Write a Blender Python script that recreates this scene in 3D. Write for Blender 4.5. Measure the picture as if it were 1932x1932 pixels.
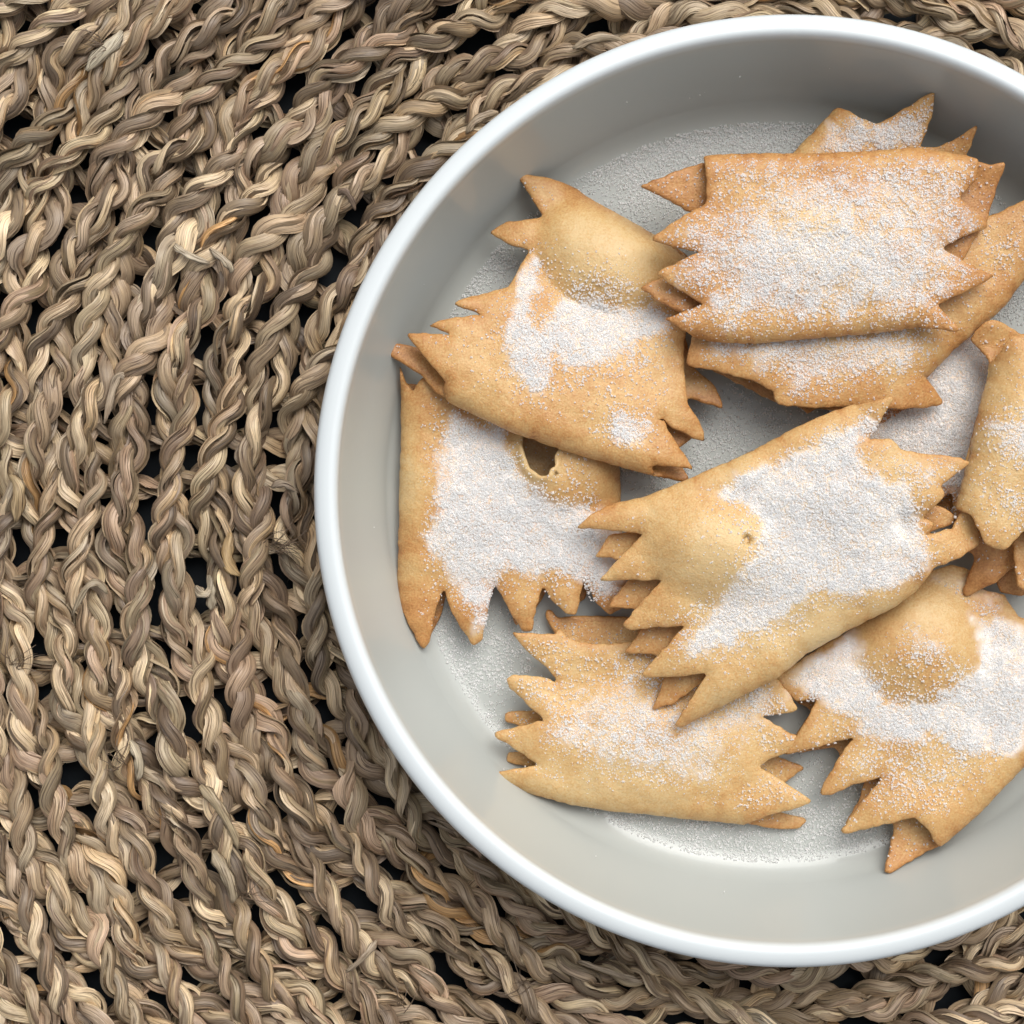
import bpy, math, random
import numpy as np
from mathutils import Vector, geometry

for o in list(bpy.data.objects):
    bpy.data.objects.remove(o)
random.seed(7)
rng = np.random.default_rng(11)
scene = bpy.context.scene
COL = scene.collection

# ------------------------------------------------------------------ camera, world, sun, exposure
U = 0.24 / 1808            # one working unit (about 0.13 mm)
DC, ZR = 0.55, 264 * U     # lens to rim of the bowl, height of the rim above the bowl floor
CAM_Z = DC + ZR
cam_d = bpy.data.cameras.new('camera')
cam = bpy.data.objects.new('camera', cam_d)
COL.objects.link(cam)
cam.location = (0, 0, CAM_Z)
cam_d.sensor_width = 36
cam_d.lens = 36 * DC / (1932 * U)
cam_d.clip_start, cam_d.clip_end = 0.02, 50
scene.camera = cam

SUN_EL, SUN_AZ = math.radians(55), math.radians(66)      # azimuth counted from +X towards +Y
world = bpy.data.worlds.new('World')
scene.world = world
world.use_nodes = True
wn, wl = world.node_tree.nodes, world.node_tree.links
bg = wn['Background']
sky = wn.new('ShaderNodeTexSky')
sky.sky_type = 'NISHITA'
sky.sun_disc = False
sky.sun_elevation = SUN_EL
sky.sun_rotation = math.pi / 2 - SUN_AZ
sky.air_density, sky.dust_density, sky.ozone_density = 1.0, 4.0, 1.0
hsv = wn.new('ShaderNodeHueSaturation')                   # an overcast sky is nearly grey
hsv.inputs['Saturation'].default_value = 0.26
wl.new(sky.outputs[0], hsv.inputs['Color'])
wl.new(hsv.outputs[0], bg.inputs['Color'])
bg.inputs['Strength'].default_value = 0.098

sun_d = bpy.data.lights.new('sun', 'SUN')
sun_d.energy = 1.5
sun_d.angle = math.radians(46)
sun_d.color = (1.0, 0.975, 0.945)
sun = bpy.data.objects.new('sun', sun_d)
COL.objects.link(sun)
sv = Vector((math.cos(SUN_EL) * math.cos(SUN_AZ), math.cos(SUN_EL) * math.sin(SUN_AZ), math.sin(SUN_EL)))
sun.rotation_euler = sv.to_track_quat('Z', 'Y').to_euler()
sun.location = sv * 2

scene.view_settings.view_transform = 'Standard'
scene.view_settings.look = 'None'
scene.view_settings.exposure = 0.45
scene.view_settings.gamma = 1
scene.cycles.use_denoising = True
scene.cycles.max_bounces = 16
scene.cycles.diffuse_bounces = 10
scene.cycles.transmission_bounces = 10

# ------------------------------------------------------------------ helpers
def hash2(ix, iy, seed):
    h = (ix.astype(np.int64) * 374761393 + iy.astype(np.int64) * 668265263 + seed * 982451653) & 0xffffffff
    h = ((h ^ (h >> 13)) * 1274126177) & 0xffffffff
    return ((h ^ (h >> 16)) & 0xffff) / 65535.0

def noise2(x, y, seed=0):
    x, y = np.asarray(x, float), np.asarray(y, float)
    ix, iy = np.floor(x), np.floor(y)
    fx, fy = x - ix, y - iy
    fx, fy = fx * fx * (3 - 2 * fx), fy * fy * (3 - 2 * fy)
    a, b = hash2(ix, iy, seed), hash2(ix + 1, iy, seed)
    c, d = hash2(ix, iy + 1, seed), hash2(ix + 1, iy + 1, seed)
    return (a + (b - a) * fx) * (1 - fy) + (c + (d - c) * fx) * fy

def fbm(x, y, seed=0, octaves=3):
    s, a, t = 0, 1.0, 0
    for k in range(octaves):
        s = s + a * noise2(x * 2 ** k, y * 2 ** k, seed + k * 17); t += a; a *= .5
    return s / t                                            # 0..1

def mesh_np(name, verts, faces, mat, parent=None, smooth=True, attrs=None):
    """verts (n,3) metres; faces (m,3|4) int"""
    me = bpy.data.meshes.new(name)
    verts = np.ascontiguousarray(verts, np.float32); faces = np.ascontiguousarray(faces, np.int32)
    k = faces.shape[1]
    me.vertices.add(len(verts)); me.vertices.foreach_set('co', verts.ravel())
    me.loops.add(faces.size); me.loops.foreach_set('vertex_index', faces.ravel())
    me.polygons.add(len(faces))
    me.polygons.foreach_set('loop_start', np.arange(0, faces.size, k, dtype=np.int32))
    me.polygons.foreach_set('use_smooth', np.full(len(faces), smooth))
    me.update(calc_edges=True)
    for an, (typ, arr) in (attrs or {}).items():
        at = me.attributes.new(an, typ, 'POINT')
        arr = np.ascontiguousarray(arr, np.float32)
        at.data.foreach_set({'FLOAT': 'value', 'FLOAT_VECTOR': 'vector', 'FLOAT_COLOR': 'color'}[typ], arr.ravel())
    me.materials.append(mat)
    o = bpy.data.objects.new(name, me)
    COL.objects.link(o)
    if parent is not None: o.parent = parent
    return o

def empty(name, loc=(0, 0, 0), parent=None):
    o = bpy.data.objects.new(name, None); COL.objects.link(o); o.location = loc
    o.empty_display_size = 0.01
    if parent is not None: o.parent = parent
    return o

def tag(o, label=None, cat=None, group=None, kind=None):
    for k, v in (('label', label), ('category', cat), ('group', group), ('kind', kind)):
        if v: o[k] = v
    return o

def new_mat(name):
    m = bpy.data.materials.new(name); m.use_nodes = True
    nt = m.node_tree
    return m, nt.nodes, nt.links, nt.nodes['Principled BSDF']

def attr_node(n, name):
    a = n.new('ShaderNodeAttribute'); a.attribute_name = name; return a

def math_node(n, l, op, a, b=None, clamp=False):
    m = n.new('ShaderNodeMath'); m.operation = op; m.use_clamp = clamp
    for i, x in enumerate((a, b)):
        if x is None: continue
        if hasattr(x, 'node'): l.new(x, m.inputs[i])
        else: m.inputs[i].default_value = x
    return m.outputs[0]

def ramp(n, stops):
    r = n.new('ShaderNodeValToRGB')
    e = r.color_ramp.elements
    while len(e) < len(stops): e.new(0.5)
    for i, (p, c) in enumerate(stops):
        e[i].position = p; e[i].color = (*c, 1)
    return r

def mix_col(n, l, fac, a, b, blend='MIX'):
    m = n.new('ShaderNodeMix'); m.data_type = 'RGBA'; m.blend_type = blend
    for sock, x in ((m.inputs[0], fac), (m.inputs[6], a), (m.inputs[7], b)):
        if hasattr(x, 'node'): l.new(x, sock)
        elif isinstance(x, tuple): sock.default_value = (*x, 1)
        else: sock.default_value = x
    return m.outputs[2]

# ------------------------------------------------------------------ materials
def dough_material():
    m, n, l, p = new_mat('fried_dough')
    tc = n.new('ShaderNodeTexCoord')
    bake, dust = attr_node(n, 'bake'), attr_node(n, 'dust')
    n1 = n.new('ShaderNodeTexNoise'); n1.inputs['Scale'].default_value = 420; n1.inputs['Detail'].default_value = 4
    n2 = n.new('ShaderNodeTexNoise'); n2.inputs['Scale'].default_value = 1900; n2.inputs['Detail'].default_value = 3
    for q in (n1, n2): l.new(tc.outputs['Object'], q.inputs['Vector'])
    f = math_node(n, l, 'ADD', bake.outputs['Fac'], math_node(n, l, 'MULTIPLY', math_node(n, l, 'SUBTRACT', n1.outputs[0], .5), .38))
    f = math_node(n, l, 'ADD', f, math_node(n, l, 'MULTIPLY', math_node(n, l, 'SUBTRACT', n2.outputs[0], .5), .95), True)
    r = ramp(n, [(0.0, (.68, .49, .245)), (.27, (.62, .39, .16)), (.62, (.51, .25, .083)), (1.0, (.32, .125, .036))])
    l.new(f, r.inputs[0])
    d = math_node(n, l, 'MULTIPLY', dust.outputs['Fac'], math_node(n, l, 'ADD', math_node(n, l, 'MULTIPLY', n2.outputs[0], 1.2), .25), True)
    c = mix_col(n, l, d, r.outputs[0], (.93, .93, .935))
    l.new(c, p.inputs['Base Color'])
    p.inputs['Roughness'].default_value = .44
    p.inputs['Specular IOR Level'].default_value = .4
    p.inputs['Subsurface Weight'].default_value = .12
    p.inputs['Subsurface Radius'].default_value = (.0016, .0008, .0004)
    p.inputs['Subsurface Scale'].default_value = 1.0
    b1 = n.new('ShaderNodeBump'); b1.inputs['Strength'].default_value = .55; b1.inputs['Distance'].default_value = .0005
    l.new(n1.outputs[0], b1.inputs['Height'])
    b2 = n.new('ShaderNodeBump'); b2.inputs['Strength'].default_value = .6; b2.inputs['Distance'].default_value = .00026
    l.new(n2.outputs[0], b2.inputs['Height']); l.new(b1.outputs[0], b2.inputs['Normal'])
    l.new(b2.outputs[0], p.inputs['Normal'])
    return m

def sugar_material():
    m, n, l, p = new_mat('sugar_crystal')
    p.inputs['Base Color'].default_value = (.985, .983, .978, 1)
    p.inputs['Roughness'].default_value = .16
    p.inputs['IOR'].default_value = 1.54
    tr = n.new('ShaderNodeBsdfTranslucent'); tr.inputs[0].default_value = (.99, .988, .984, 1)
    gl = n.new('ShaderNodeBsdfTransparent')
    mx = n.new('ShaderNodeMixShader'); mx.inputs[0].default_value = .68
    my = n.new('ShaderNodeMixShader'); my.inputs[0].default_value = .12
    l.new(p.outputs[0], mx.inputs[1]); l.new(tr.outputs[0], mx.inputs[2])
    l.new(mx.outputs[0], my.inputs[1]); l.new(gl.outputs[0], my.inputs[2])
    l.new(my.outputs[0], n['Material Output'].inputs['Surface'])
    return m

def grass_material():
    m, n, l, p = new_mat('dried_seagrass')
    uv, col = attr_node(n, 'blade_uv'), attr_node(n, 'blade_colour')
    mp = n.new('ShaderNodeMapping'); mp.inputs['Scale'].default_value = (.012, 1.7, 1)
    l.new(uv.outputs['Vector'], mp.inputs['Vector'])
    n1 = n.new('ShaderNodeTexNoise'); n1.inputs['Scale'].default_value = 1.6; n1.inputs['Detail'].default_value = 4; n1.inputs['Roughness'].default_value = .65
    l.new(mp.outputs[0], n1.inputs['Vector'])
    mp2 = n.new('ShaderNodeMapping'); mp2.inputs['Scale'].default_value = (.03, .5, 1)
    l.new(uv.outputs['Vector'], mp2.inputs['Vector'])
    n2 = n.new('ShaderNodeTexNoise'); n2.inputs['Scale'].default_value = 1.0; n2.inputs['Detail'].default_value = 3
    l.new(mp2.outputs[0], n2.inputs['Vector'])
    r1 = ramp(n, [(.25, (.50, .45, .41)), (.5, (.95, .94, .92)), (.75, (1.3, 1.28, 1.22))])
    l.new(n1.outputs[0], r1.inputs[0])
    c = mix_col(n, l, 1.0, col.outputs['Color'], r1.outputs[0], 'MULTIPLY')
    r2 = ramp(n, [(.3, (.72, .66, .62)), (.5, (1, 1, 1)), (.72, (1.12, 1.1, 1.02))])
    l.new(n2.outputs[0], r2.inputs[0])
    c = mix_col(n, l, 1.0, c, r2.outputs[0], 'MULTIPLY')
    mp3 = n.new('ShaderNodeMapping'); mp3.inputs['Scale'].default_value = (.006, 1.1, 1)
    l.new(uv.outputs['Vector'], mp3.inputs['Vector'])
    n3 = n.new('ShaderNodeTexNoise'); n3.inputs['Scale'].default_value = 1.0; n3.inputs['Detail'].default_value = 1
    l.new(mp3.outputs[0], n3.inputs['Vector'])
    crease = math_node(n, l, 'MULTIPLY', math_node(n, l, 'ABSOLUTE', math_node(n, l, 'SUBTRACT', n3.outputs[0], .5)), 30, True)
    c = mix_col(n, l, crease, mix_col(n, l, 1.0, c, (.30, .25, .22), 'MULTIPLY'), c)
    l.new(c, p.inputs['Base Color'])
    p.inputs['Roughness'].default_value = .36
    p.inputs['Specular IOR Level'].default_value = .55
    b = n.new('ShaderNodeBump'); b.inputs['Strength'].default_value = .5; b.inputs['Distance'].default_value = .0003
    b3 = n.new('ShaderNodeBump'); b3.inputs['Strength'].default_value = .7; b3.inputs['Distance'].default_value = .0004
    l.new(crease, b3.inputs['Height'])
    l.new(n1.outputs[0], b.inputs['Height']); l.new(b3.outputs[0], b.inputs['Normal']); l.new(b.outputs[0], p.inputs['Normal'])
    return m

def bowl_material():
    m, n, l, p = new_mat('glazed_ceramic')
    g = attr_node(n, 'glaze')
    tc = n.new('ShaderNodeTexCoord')
    nz = n.new('ShaderNodeTexNoise'); nz.inputs['Scale'].default_value = 60; nz.inputs['Detail'].default_value = 3
    l.new(tc.outputs['Object'], nz.inputs['Vector'])
    f = math_node(n, l, 'ADD', g.outputs['Fac'], math_node(n, l, 'MULTIPLY', math_node(n, l, 'SUBTRACT', nz.outputs[0], .5), .12), True)
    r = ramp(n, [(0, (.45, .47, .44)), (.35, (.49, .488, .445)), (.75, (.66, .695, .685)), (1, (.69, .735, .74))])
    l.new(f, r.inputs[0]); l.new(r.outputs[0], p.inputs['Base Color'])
    p.inputs['Roughness'].default_value = .36
    p.inputs['Coat Weight'].default_value = .35
    p.inputs['Coat Roughness'].default_value = .06
    return m

def table_material():
    m, n, l, p = new_mat('dark_table')
    tc = n.new('ShaderNodeTexCoord')
    nz = n.new('ShaderNodeTexNoise'); nz.inputs['Scale'].default_value = 90
    l.new(tc.outputs['Object'], nz.inputs['Vector'])
    r = ramp(n, [(.3, (.008, .011, .014)), (.7, (.014, .018, .022))])
    l.new(nz.outputs[0], r.inputs[0]); l.new(r.outputs[0], p.inputs['Base Color'])
    p.inputs['Roughness'].default_value = .5
    p.inputs['Specular IOR Level'].default_value = .12
    return m

M_DOUGH, M_SUGAR, M_GRASS, M_BOWL, M_TABLE = dough_material(), sugar_material(), grass_material(), bowl_material(), table_material()

# ------------------------------------------------------------------ table
TABLE_Z = -168
tb = 0.9
table = mesh_np('table_surface', np.array([(-tb, -tb, TABLE_Z * U), (tb, -tb, TABLE_Z * U), (tb, tb, TABLE_Z * U), (-tb, tb, TABLE_Z * U)]), np.array([(0, 1, 2, 3)]), M_TABLE)
tag(table, kind='structure', label='dark table top under the woven mat')

# ------------------------------------------------------------------ bowl (centre of the bowl in units)
BX, BY = 1494 - 966, 966 - 926

def lathe(profile, seg=240):
    pr = np.array(profile, float)
    a = np.arange(seg) * 2 * math.pi / seg
    x = BX * 0 + pr[:, None, 0] * np.cos(a)[None]; y = pr[:, None, 0] * np.sin(a)[None]
    z = np.repeat(pr[:, 1:2], seg, 1)
    v = np.stack([x, y, z], -1).reshape(-1, 3)
    i, j = np.meshgrid(np.arange(len(pr) - 1), np.arange(seg), indexing='ij')
    j2 = (j + 1) % seg
    f = np.stack([i * seg + j, i * seg + j2, (i + 1) * seg + j2, (i + 1) * seg + j], -1).reshape(-1, 4)
    return v, f

def arc(cx, cz, r, a0, a1, n):
    return [(cx + r * math.cos(math.radians(a0 + (a1 - a0) * k / n)), cz + r * math.sin(math.radians(a0 + (a1 - a0) * k / n))) for k in range(n + 1)]

# inner side: flat floor, fillet, slightly flared wall; then the rolled rim; then the outside down to the foot
inner = [(0.5, 0), (200, 0), (450, 0), (640, 0), (715, 0.5)] + arc(716, 70, 69.5, -88, -18, 14)
wall0 = inner[-1]
for k in range(1, 11):
    t = k / 10
    inner.append((wall0[0] + (856 - wall0[0]) * t + 6 * math.sin(math.pi * t), wall0[1] + (238 - wall0[1]) * t))
rim = [inner[-1], (857.6, 246), (859.5, 253), (862.5, 259), (866.5, 262.6), (870.5, 263.9), (876, 263.7), (883, 262.4), (890, 260), (896, 256.6), (900, 252.5), (902.8, 246.5), (904, 239), (904, 224), (902, 208), (900, 196)]
outer = [rim[-1], (896, 160), (888, 110), (872, 60), (845, 15), (805, -12), (760, -22), (740, -30), (720, -30), (700, -22), (0.5, -22)]
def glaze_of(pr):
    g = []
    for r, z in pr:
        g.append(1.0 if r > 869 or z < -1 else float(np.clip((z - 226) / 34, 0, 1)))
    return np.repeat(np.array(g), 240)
bowl = empty('bowl', (BX * U, BY * U, 0))
tag(bowl, 'round shallow bowl, pale grey inside with a white rim, holding sugared pastries', 'bowl')
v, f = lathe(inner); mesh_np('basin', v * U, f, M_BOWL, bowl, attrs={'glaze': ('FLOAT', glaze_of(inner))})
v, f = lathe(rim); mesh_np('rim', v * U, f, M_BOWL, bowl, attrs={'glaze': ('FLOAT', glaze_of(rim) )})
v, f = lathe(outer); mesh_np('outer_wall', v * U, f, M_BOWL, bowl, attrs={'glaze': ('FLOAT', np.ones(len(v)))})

# ------------------------------------------------------------------ woven placemat
mat_root = empty('woven_placemat', (BX * U, BY * U, TABLE_Z * U))
tag(mat_root, 'round placemat of coarse twisted seagrass cords woven in open rings', 'placemat')
PALETTE = np.array([(.40, .31, .21), (.47, .38, .26), (.35, .27, .185), (.29, .22, .155), (.52, .43, .29), (.43, .36, .26), (.38, .28, .20), (.33, .26, .19),
                    (.46, .35, .22), (.56, .46, .32), (.50, .31, .14), (.24, .175, .12)])
PAL_W = np.array([14, 13, 13, 10, 9, 10, 11, 10, 7, 5, 2.0, 4]); PAL_W /= PAL_W.sum()

def rope(path, hand, seed, blades=4, pitch=126, rho=11.0, parent=None, ring=6, scale=1.0, name='strand'):
    """two plies of flat grass blades twisted about a path (n,3); coordinates relative to the bowl centre, in units"""
    r_ = np.random.default_rng(seed)
    n = len(path)
    T = np.gradient(path, axis=0); T /= np.linalg.norm(T, axis=1)[:, None]
    Z = np.tile([0, 0, 1.0], (n, 1))
    N = np.cross(Z, T); N /= np.linalg.norm(N, axis=1)[:, None]
    B = np.cross(T, N)
    ell = np.concatenate([[0], np.cumsum(np.linalg.norm(np.diff(path, axis=0), axis=1))])
    psi0 = hand * 2 * math.pi * ell / pitch + r_.uniform(0, 6.28) + 1.1 * (fbm(ell / 260, ell * 0 + seed, 3) - .5) * 2
    fat = scale * (0.97 + .22 * fbm(ell / 150, ell * 0 + seed * 1.7, 5))
    for k in range(2):
        psi = psi0 + math.pi * k
        er = N * np.cos(psi)[:, None] + B * np.sin(psi)[:, None]
        pc = path + er * (rho * fat)[:, None] * np.array([1, 1, .92])
        # the ply's own tangent, so that the blades' cross-sections stay square to it
        T2 = np.gradient(pc, axis=0); T2 /= np.linalg.norm(T2, axis=1)[:, None]
        N2 = np.cross(B, T2); N2 /= np.linalg.norm(N2, axis=1)[:, None]
        B2 = np.cross(T2, N2)
        VV, FF, CC, UU = [], [], [], []
        off = 0
        for j in range(blades):
            sd = seed * 31 + k * 7 + j * 3
            chi = psi * .12 + 2 * math.pi * (j + r_.uniform(-.25, .25)) / blades + 1.5 * (fbm(ell / 170, ell * 0 + sd, 9) - .5)
            e1 = N2 * np.cos(chi)[:, None] + B2 * np.sin(chi)[:, None]
            e2 = -N2 * np.sin(chi)[:, None] + B2 * np.cos(chi)[:, None]
            blen = r_.uniform(220, 420)
            seg = ell / blen + r_.uniform(0, 1)
            sid = np.floor(seg).astype(int); sf = seg - sid
            ids = sid - sid.min()
            cols = np.array([1.22, 1.17, 1.12]) * PALETTE[r_.choice(len(PALETTE), ids.max() + 1, p=PAL_W)] * r_.uniform(.5, 1.42, (ids.max() + 1, 1))
            wid = (r_.uniform(15, 22, ids.max() + 1) if j == 0 else r_.uniform(7, 15, ids.max() + 1))[ids]
            thk = r_.uniform(1.9, 3.6, ids.max() + 1)[ids]
            endt = np.clip(np.minimum(sf, 1 - sf) * blen / 34, 0.12, 1) ** .6
            wv = wid * endt * (.75 + .5 * fbm(ell / 45, ell * 0 + sd * 1.3, 13)) * fat
            rad = (10.2 + 3.0 * (fbm(ell / 60, ell * 0 + sd * 2.1, 21) - .5) * 2) * fat * (.55 + .45 * endt)
            c = pc + e1 * rad[:, None]
            if ring == 6:
                ca, sa = np.array([-1, -.45, .45, 1, 1, .45, -.45, -1]), np.array([0, 1, 1, 0, 0, -.7, -.7, 0])
            else:
                ca, sa = np.array([-1, 0, 1, 1, 0, -1]), np.array([0, 1.1, 0, 0, -.8, 0])
            nr = len(ca)
            # flat leaf cupped round the ply; now and then one edge stands up
            tau = 1.3 * (fbm(ell / 75, ell * 0 + sd * .7, 27) - .5)
            f1 = e1 * np.cos(tau)[:, None] - e2 * np.sin(tau)[:, None]
            f2 = e2 * np.cos(tau)[:, None] + e1 * np.sin(tau)[:, None]
            lat = wv[:, None] * ca[None]
            up = (thk * (.5 + .5 * endt))[:, None] * sa[None] - .022 * lat ** 2
            V = c[:, None, :] + f2[:, None, :] * lat[..., None] + f1[:, None, :] * up[..., None]
            VV.append(V.reshape(-1, 3))
            strip = np.array([k2 for k2 in range(nr - 1) if k2 != nr // 2 - 1])
            i, q = np.meshgrid(np.arange(n - 1), strip, indexing='ij')
            FF.append((np.stack([i * nr + q, i * nr + q + 1, (i + 1) * nr + q + 1, (i + 1) * nr + q], -1) + off).reshape(-1, 4))
            off += n * nr
            cc = np.repeat(np.concatenate([cols[ids], np.ones((n, 1))], 1), nr, 0)
            CC.append(cc)
            uu = np.stack([np.repeat(ell, nr), np.tile(ca * 1.2 + (np.arange(nr) >= nr // 2) * 2.0, n) * np.repeat(wv, nr) * .22, np.full(n * nr, sd * 1.37 % 97)], -1)
            UU.append(uu)
        o = mesh_np(name, np.concatenate(VV) * U, np.concatenate(FF), M_GRASS, parent,
                    attrs={'blade_colour': ('FLOAT_COLOR', np.concatenate(CC)), 'blade_uv': ('FLOAT_VECTOR', np.concatenate(UU))})
        o.location = (0, 0, -TABLE_Z * U)

K_MAT = (CAM_Z + 60 * U) / DC
HX = 966 * K_MAT + 150
def in_view(x, y):       # x, y relative to the bowl centre, in units
    return (np.abs(x + BX) < HX) & (np.abs(y + BY) < HX)

def runs(mask):
    idx = np.flatnonzero(mask)
    if not len(idx): return []
    return [g for g in np.split(idx, np.flatnonzero(np.diff(idx) > 1) + 1) if len(g) > 8]

ROW = 88
step = 8.0
seed = 100
R0 = 790
n_cords = 0
for i in range(17):
    R = R0 + ROW * i
    th = np.arange(math.radians(20), math.radians(380), step / R)
    ell = -R * th
    P = 470.0
    ph0 = rng.uniform(0, 6.28)
    warp = 2.0 * (fbm(ell / 420, ell * 0 + i * 3.3, 41) - .5) * 2
    drift = 16 * (fbm(ell / 330, ell * 0 + i * 5.1, 43) - .5) * 2
    for s in range(2):
        phi = 2 * math.pi * ell / P + ph0 + math.pi * s + warp + .9 * (fbm(ell / 260, ell * 0 + i * 4.7 + s * 31, 45) - .5) * 2
        u = (phi / (2 * math.pi)) % 1.0
        FALL = .42
        tri = np.where(u < FALL, 1 - 2 * u / FALL, -1 + 2 * (u - FALL) / (1 - FALL))
        lift = np.where(u < FALL, np.sin(math.pi * u / FALL), -np.sin(math.pi * (u - FALL) / (1 - FALL)))
        ker = np.hanning(9); ker /= ker.sum()
        tri = np.convolve(np.pad(tri, 4, mode='edge'), ker, 'valid')
        amp = 29 + 9 * (fbm(ell / 200, ell * 0 + i * 2.7 + s, 47) - .5) * 2
        rr = R + amp * tri + drift + 6 * (fbm(ell / 260, ell * 0 + i + s * 50, 51) - .5) * 2
        zz = -78 + 19 * lift + 6 * (fbm(ell / 160, ell * 0 + i * 1.9 + s * 9, 53) - .5) * 2
        # keep clear of the bowl's foot
        x, y = rr * np.cos(th), rr * np.sin(th)
        pth = np.stack([x, y, zz], -1)
        vis = in_view(x, y) & (rr > 740)
        for g in runs(vis):
            seed += 1
            c = empty('ring_cord', parent=mat_root); n_cords += 1
            rope(pth[g], 1 if s else -1, seed, parent=c)

# radial cords that the rings are twined round; seen through the gaps
def spoke(ang, r0, r1):
    global seed, n_cords
    rr = np.arange(r0, r1, 10.0)
    aa = ang + .035 * (fbm(rr / 260, rr * 0 + ang * 40, 61) - .5) * 2 + .0
    x, y = rr * np.cos(aa), rr * np.sin(aa)
    zz = -116 + 8 * np.sin(rr * 2 * math.pi / (ROW * 2) + ang * 7)
    pth = np.stack([x, y, zz], -1)
    for g in runs(in_view(x, y)):
        seed += 1
        c = empty('spoke_cord', parent=mat_root); n_cords += 1
        rope(pth[g], 1, seed, blades=3, ring=5, rho=12, pitch=150, parent=c)
NS = 60
for k in range(NS):
    a = 2 * math.pi * (k + .3 * rng.uniform(-.5, .5)) / NS
    spoke(a, 760, 2150)
    spoke(a + math.pi / NS, 1330, 2150)

# loose blade ends and frayed fibres
def ribbon(pts, w, t, col, name, lid):
    pts = np.array(pts, float); n0 = len(pts)
    tt = np.linspace(0, n0 - 1, 14)
    tq = np.linspace(0, 1, 14)[:, None]
    P = (1 - tq) ** 2 * pts[0] + 2 * tq * (1 - tq) * (2 * pts[1] - .5 * pts[0] - .5 * pts[2]) + tq ** 2 * pts[2]
    T = np.gradient(P, axis=0); T /= np.linalg.norm(T, axis=1)[:, None]
    N = np.cross(np.tile([0, 0, 1.0], (14, 1)), T); N /= np.linalg.norm(N, axis=1)[:, None]
    B = np.cross(T, N)
    wv = w * np.interp(np.arange(14), [0, 2, 11, 13], [.35, 1, .95, .25]) * (1 + .15 * np.sin(np.arange(14) * 1.3 + lid))
    a = np.arange(8) * math.pi / 4
    lat = wv[:, None] * np.cos(a); up = t * np.sin(a)[None] - .035 * lat ** 2
    tw = .7 * np.sin(tq * 2.5 + lid)
    N, B = N * np.cos(tw) + B * np.sin(tw), B * np.cos(tw) - N * np.sin(tw)
    V = (P[:, None] + N[:, None] * lat[..., None] + B[:, None] * up[..., None]).reshape(-1, 3)
    i, q = np.meshgrid(np.arange(13), np.arange(8), indexing='ij')
    F = np.stack([i * 8 + q, i * 8 + (q + 1) % 8, (i + 1) * 8 + (q + 1) % 8, (i + 1) * 8 + q], -1).reshape(-1, 4)
    F = np.concatenate([F, [[3, 2, 1, 0], [7, 4, 3, 0], [6, 5, 4, 7]], [[104 + k for k in q] for q in ([0, 1, 2, 3], [0, 3, 4, 7], [7, 4, 5, 6])]])
    C = np.tile([*col, 1], (len(V), 1)); UV = np.stack([np.repeat(np.arange(14) * 9.0, 8), lat.ravel() * .3, np.full(112, lid)], -1)
    o = mesh_np(name, V * U, F, M_GRASS, mat_root, attrs={'blade_colour': ('FLOAT_COLOR', C), 'blade_uv': ('FLOAT_VECTOR', UV)})
    o.location = (0, 0, -TABLE_Z * U)
    return o
def mpt(u, v, z=-40):    # photo position at the mat's height -> units relative to the bowl centre
    return ((u - 966) * K_MAT - BX, (966 - v) * K_MAT - BY, z)
LOOSE = [([(232, 62, -40), (205, 100, -30), (168, 138, -34)], 15, (.60, .53, .40)), ([(334, 462, -44), (352, 478, -32), (398, 498, -44)], 9, (.56, .48, .36)),
         ([(398, 470, -44), (430, 496, -36), (436, 516, -48)], 9, (.50, .42, .31)), ([(200, 800, -42), (222, 722, -32), (238, 718, -30)], 9, (.50, .40, .29)),
         ([(640, 370, -40), (655, 368, -30), (672, 400, -36)], 8, (.24, .17, .12)), ([(395, 1085, -40), (400, 1120, -30), (402, 1150, -38)], 11, (.46, .39, .28)),
         ([(435, 1005, -44), (432, 1050, -32), (455, 1085, -40)], 14, (.52, .36, .18)), ([(372, 1105, -34), (388, 1118, -28), (398, 1106, -34)], 11, (.50, .42, .30)),
         ([(140, 1160, -38), (175, 1100, -30), (205, 1120, -44)], 9, (.44, .36, .25)), ([(405, 1600, -40), (432, 1650, -26), (440, 1700, -40)], 14, (.42, .34, .23)),
         ([(380, 1480, -42), (420, 1530, -30), (450, 1600, -44)], 13, (.48, .38, .24)), ([(655, 1830, -40), (690, 1800, -30), (712, 1770, -44)], 8, (.44, .35, .25)),
         ([(20, 900, -44), (40, 930, -28), (34, 985, -42)], 15, (.50, .37, .21)), ([(515, 920, -42), (540, 912, -32), (566, 930, -40)], 9, (.38, .30, .22)),
         ([(250, 1395, -40), (268, 1430, -30), (262, 1470, -44)], 11, (.55, .47, .34)), ([(880, 255, -40), (900, 230, -30), (940, 215, -42)], 9, (.42, .33, .23)),
         ([(1080, 95, -40), (1130, 78, -30), (1175, 84, -44)], 9, (.46, .37, .26)), ([(1090, 1810, -40), (1150, 1830, -30), (1210, 1850, -44)], 8, (.44, .35, .25))]
for k, (pts, w, c) in enumerate(LOOSE):
    ribbon([mpt(*p) for p in pts], w, 1.5, c, 'loose_blade', 40 + k)

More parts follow.
